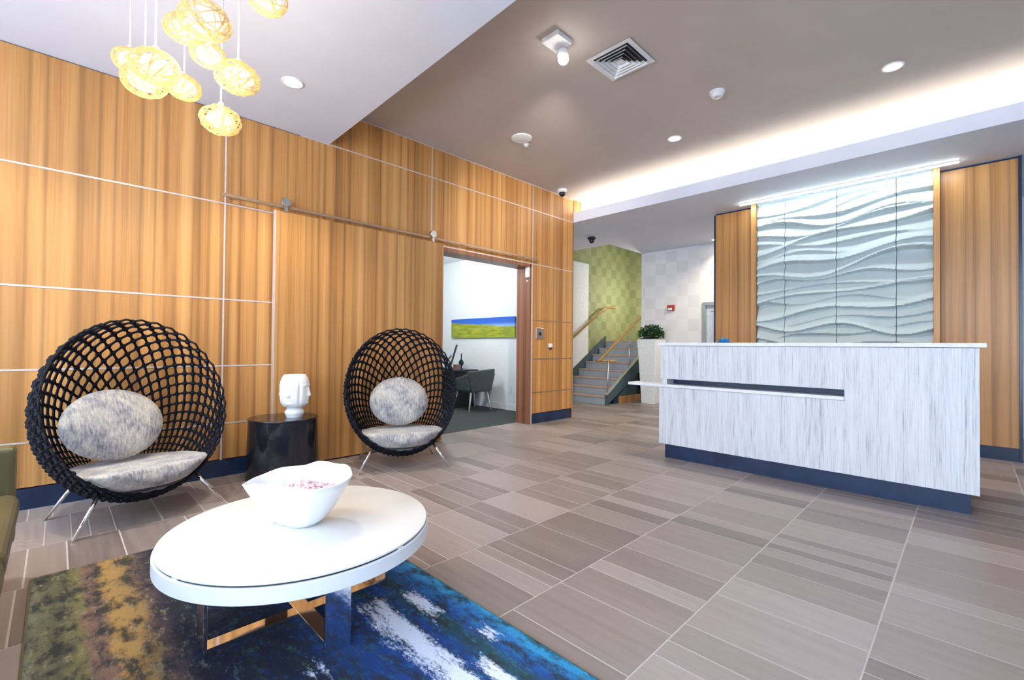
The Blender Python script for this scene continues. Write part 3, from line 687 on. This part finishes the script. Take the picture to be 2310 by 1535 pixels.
# bowl
bw = thing('wavy_bowl', 'white ceramic bowl with a wavy handkerchief rim on the coffee table', 'bowl', (CT[0]+.005, CT[1]-.012, ZT))
ctrl = [(0, .185, .175), (25, .18, .18), (50, .185, .188), (62, .165, .19), (90, .17, .195), (115, .175, .178), (140, .19, .178), (165, .215, .160), (182, .225, .150), (200, .20, .165), (225, .165, .182), (255, .16, .19), (285, .165, .185), (310, .175, .17), (335, .18, .168), (360, .185, .175)]
def rim(a):
    d = math.degrees(a) % 360
    for (a0, r_0, z_0), (a1, r_1, z_1) in zip(ctrl, ctrl[1:]):
        if a0 <= d <= a1:
            q = (d-a0)/(a1-a0); q = q*q*(3-2*q); return r_0+(r_1-r_0)*q, z_0+(z_1-z_0)*q
th0 = YAW       # azimuth of the picture's right-hand direction
def bowl():
    n = 96; prof = [(.0, 0), (.30, 0), (.36, .02), (.50, .15), (.66, .36), (.82, .62), (.92, .82), (1, 1)]
    v = []; f = []
    def add_ring(fr_, fz, inset, lift):
        for k in range(n):
            a = 2*PI*k/n; rr, zz = rim(a); q = max(fr_*rr-inset, .001)
            v.append((q*math.cos(a+th0), q*math.sin(a+th0), fz*zz+lift))
    rings = [(p, z, 0, 0) for p, z in prof]+[(.985, 1.01, .002, .0)]+[(p, z, .006, .006*(z < .9)) for p, z in prof[::-1]]
    for q in rings: add_ring(*q)
    for i in range(len(rings)-1):
        for k in range(n): f.append((i*n+k, i*n+(k+1) % n, (i+1)*n+(k+1) % n, (i+1)*n+k))
    return MB().add(v, f, True)
bowl().build('bowl_body', M_ceramic, bw)
MB().lathe([(0, 0), (.052, 0), (.056, .004), (.052, .007), (0, .007)], 48).build('foot_ring', M_rim, bw)
pk = MB(); kr = random.Random(9); rv = Vector((math.cos(th0), math.sin(th0), 0)); fv = Vector((-math.sin(th0), math.cos(th0), 0))
for k in range(260):
    a, b = kr.gauss(.05, .045), kr.gauss(.0, .045); q = math.hypot(a, b)
    if q > .125: continue
    c = Vector(bw.location)+rv*a+fv*b+Vector((0, 0, .108+.045*max(0, 1-q/.13)+kr.uniform(-.006, .01)+.25*max(0, q-.09)))
    pk.ball(c, (kr.uniform(.006, .010), kr.uniform(.006, .010), kr.uniform(.005, .008)), 7, 5)
pk.build('pink_pebbles', plain('pink_sugar_glass', (.88, .60, .64), .4, var=.25, scale=30), None, label='heap of small pink pebbles inside the wavy bowl', cat='pebbles', kind='stuff')

# side table
sx, sy = -3.86, 1.292
stb = thing('side_table', 'black tapered drum side table between the two net chairs', 'side table', (sx, sy, 0))
MB().lathe([(0, .0), (.262, .0), (.264, .01), (.248, .452), (0, .452)], 64).build('drum', M_blk, stb, auto=40)
MB().lathe([(0, .452), (.249, .452), (.252, .456), (.252, .464), (.249, .468), (0, .468)], 64).build('table_top', M_blk, stb, auto=40)
# face vase
va = thing('face_vase', 'white ceramic vase of four joined faces on the side table', 'vase', (sx+.06, sy+.06, .468))
def vase():
    prof = [(.058, 0), (.062, .01), (.072, .035), (.070, .05), (.056, .068), (.062, .078), (.088, .092), (.100, .115), (.106, .15), (.108, .19), (.110, .23), (.108, .26), (.104, .285), (.098, .305), (.088, .325), (.080, .338), (.074, .335), (.070, .31)]
    # resample
    P = []
    for i in range(len(prof)-1):
        for k in range(4): q = k/4; P.append((prof[i][0]*(1-q)+prof[i+1][0]*q, prof[i][1]*(1-q)+prof[i+1][1]*q))
    P.append(prof[-1])
    def g_(x, m_, s): return math.exp(-((x-m_)/s)**2)
    def fr(r, z, a):
        b = (a-(YAW)+PI/4) % (PI/2)-PI/4           # faces look left, right, near and far
        nose = .024*max(0, min(1, (.245-z)/.075))*g_(b, 0, .13)*(1 if z > .172 else max(0, 1-(.172-z)/.012)) if z < .245 else 0
        brow = .005*g_(z, .252, .010)*g_(abs(b), .30, .22); eye = -.007*g_(z, .236, .012)*g_(abs(b), .32, .13)+.004*g_(z, .234, .007)*g_(abs(b), .32, .08)
        lip = .008*g_(z, .150, .006)*g_(b, 0, .17)+.008*g_(z, .136, .006)*g_(b, 0, .15); chin = .010*g_(z, .112, .012)*g_(b, 0, .2)
        groove = -.010*g_(abs(b), PI/4, .10)*g_(z, .2, .09)
        return r+nose+brow+eye+lip+chin+groove
    return MB().lathe(P, 128, None, fr)
vase().build('vase_body', M_ceramic, va)
MB().lathe([(0, .0), (.057, .0), (.060, .004), (0, .006)], 32).build('foot', M_ceramic, va)

# net lounge chairs
FA, FB, FC, FZ, TT = .465, .47, .55, .64, R(20)
nv, uv = Vector((math.cos(TT), 0, math.sin(TT))), Vector((-math.sin(TT), 0, math.cos(TT)))
def shell(th_, ph, k=1.):
    tt = TT+R(38)*max(0, 1-th_/R(98))           # the net's centre sits low, behind the seat
    nv, uv = Vector((math.cos(tt), 0, math.sin(tt))), Vector((-math.sin(tt), 0, math.cos(tt)))
    d = -nv*math.cos(th_)+(uv*math.cos(ph)+Vector((0, 1, 0))*math.sin(ph))*math.sin(th_)
    return Vector((d.x*FA*k, d.y*FB*k, FZ+d.z*FC*k))
def net_mesh():
    N = 36; rows_ = []; t = R(98)
    while t > R(17): rows_.append(t); t -= math.sin(t)*(PI/N)*.98
    mb = MB(); L = len(rows_)
    def node(i, j): return shell(rows_[i], 2*PI*(j+.5*(i % 2))/N)
    for i in range(L-1):
        for j in range(N):
            a = node(i, j); o = i % 2
            for jj in ((j, j-1) if o == 0 else (j, j+1)):
                b = node(i+1, jj); s_ = max(.45, min(1, (a-b).length/.05)); mid = (a+b)/2
                mb.tube([a, mid, b], [.0095*s_, .0075*s_, .0095*s_], 5, caps=False)
            mb.ball(a, .0185*max(.45, math.sin(rows_[i])), 7, 5)
    # scalloped edge: twisted loops round the rim
    for j in range(N):
        a, b = node(0, j), node(0, j+1); mb.tube([a, shell(R(100), 2*PI*(j+.2)/N, 1.012), shell(R(101), 2*PI*(j+.5)/N, 1.02), shell(R(100), 2*PI*(j+.8)/N, 1.012), b], .007, 5)
    return mb.mesh('rope_net', M_black)
net_me = net_mesh()
def seat_mesh():
    bm = bmesh.new(); bmesh.ops.create_uvsphere(bm, u_segments=48, v_segments=32, radius=1)
    for v in bm.verts: v.co = Vector((v.co.x*FA*.985, v.co.y*FB*.985, FZ+v.co.z*FC*.99))
    for co, no in ((Vector((0, 0, .305)), Vector((-.05, 0, 1))), (Vector((0, 0, FZ))+nv*.165, nv)):
        bmesh.ops.bisect_plane(bm, geom=bm.verts[:]+bm.edges[:]+bm.faces[:], plane_co=co, plane_no=no, clear_outer=True)
        bmesh.ops.holes_fill(bm, edges=[e for e in bm.edges if e.is_boundary], sides=0)
    me = bpy.data.meshes.new('seat_cushion'); bm.to_mesh(me); bm.free(); me.materials.append(M_fabric); return me
seat_me = seat_mesh()
def pillow_mesh():
    mb = MB(); mb.ball((0, 0, 0), (1, 1, 1), 40, 24); v = []
    for x, y, z in mb.v:
        q = min(1, math.hypot(y, z)); t = math.copysign(.078*(max(0, 1-q**3.2))**.55, x) if abs(x) > 1e-6 else 0
        v.append((t, y*.262, z*.225))
    mb.v = v; return mb.mesh('round_pillow', M_fabric)
pil_me = pillow_mesh()
leg_pts = {}
def chair(loc, rz, label, pil_off):
    t = thing('net_lounge_chair', label, 'lounge chair', loc, rz, 'black rope net lounge chairs')
    n = place(net_me, 'rope_net', t, (0, 0, 0)); n['kind'] = 'stuff'
    s_ = place(seat_me, 'seat_cushion', t, (0, 0, 0)); m = s_.modifiers.new('r', 'REMESH'); m.mode = 'VOXEL'; m.voxel_size = .011; m.use_smooth_shade = True
    m = s_.modifiers.new('s', 'SMOOTH'); m.iterations = 9; m.factor = .5
    p = place(pil_me, 'round_pillow', t, (-.165, pil_off, .535), (1, 1, 1), (0, R(-20), 0))
    ringp = [(.26*math.cos(a), .27*math.sin(a), .195) for a in [2*PI*k/40 for k in range(40)]]
    fr_ = MB().tube(ringp, .011, 8, closed=True).build('base_ring', M_blkp, t)
    for x, y in ((.24, .375), (.24, -.375), (-.28, .34), (-.28, -.34)):
        MB().tube([(x*.72, y*.62, .225), (x*1.02, y, .0)], [.011, .009], 10).build('leg', M_chrome, t)
    return t
chair((-3.66, .37, 0), R(16), 'black rope net lounge chair with grey cushions, the left and nearer one', -.06)
chair((-3.55, 2.17, 0), R(-24), 'black rope net lounge chair with grey cushions beside the office doorway', .0)

# sofa at the left edge
so = thing('sofa', 'olive leather sofa cut off by the left edge of the picture', 'sofa', (-2.1, -.55, 0))
def F(x0, x1, y0, y1, z0, z1): return MB().box(x0+2.1, x1+2.1, y0+.55, y1+.55, z0, z1)
F(-3.0, -1.2, -1.0, -.135, .17, .30).build('base', M_olive, so, .02)
for x in (-3.02, -1.28): F(x, x+.10, -1.0, -.115, .17, .592).build('arm', M_olive, so, .02, 3)
F(-3.0, -1.2, -1.05, -.85, .17, .70).build('backrest', M_olive, so, .04, 3)
for a in (-2.91, -2.10): F(a, a+.80, -.85, -.10, .29, .40).build('seat_cushion', M_olive, so, .04, 4)
for x in (-2.96, -1.24):
    for y in (-.95, -.2): MB().tube([(x+2.1, y+.55, 0), (x+2.1, y+.55, .18)], [.014, .02], 8).build('leg', M_steel, so)
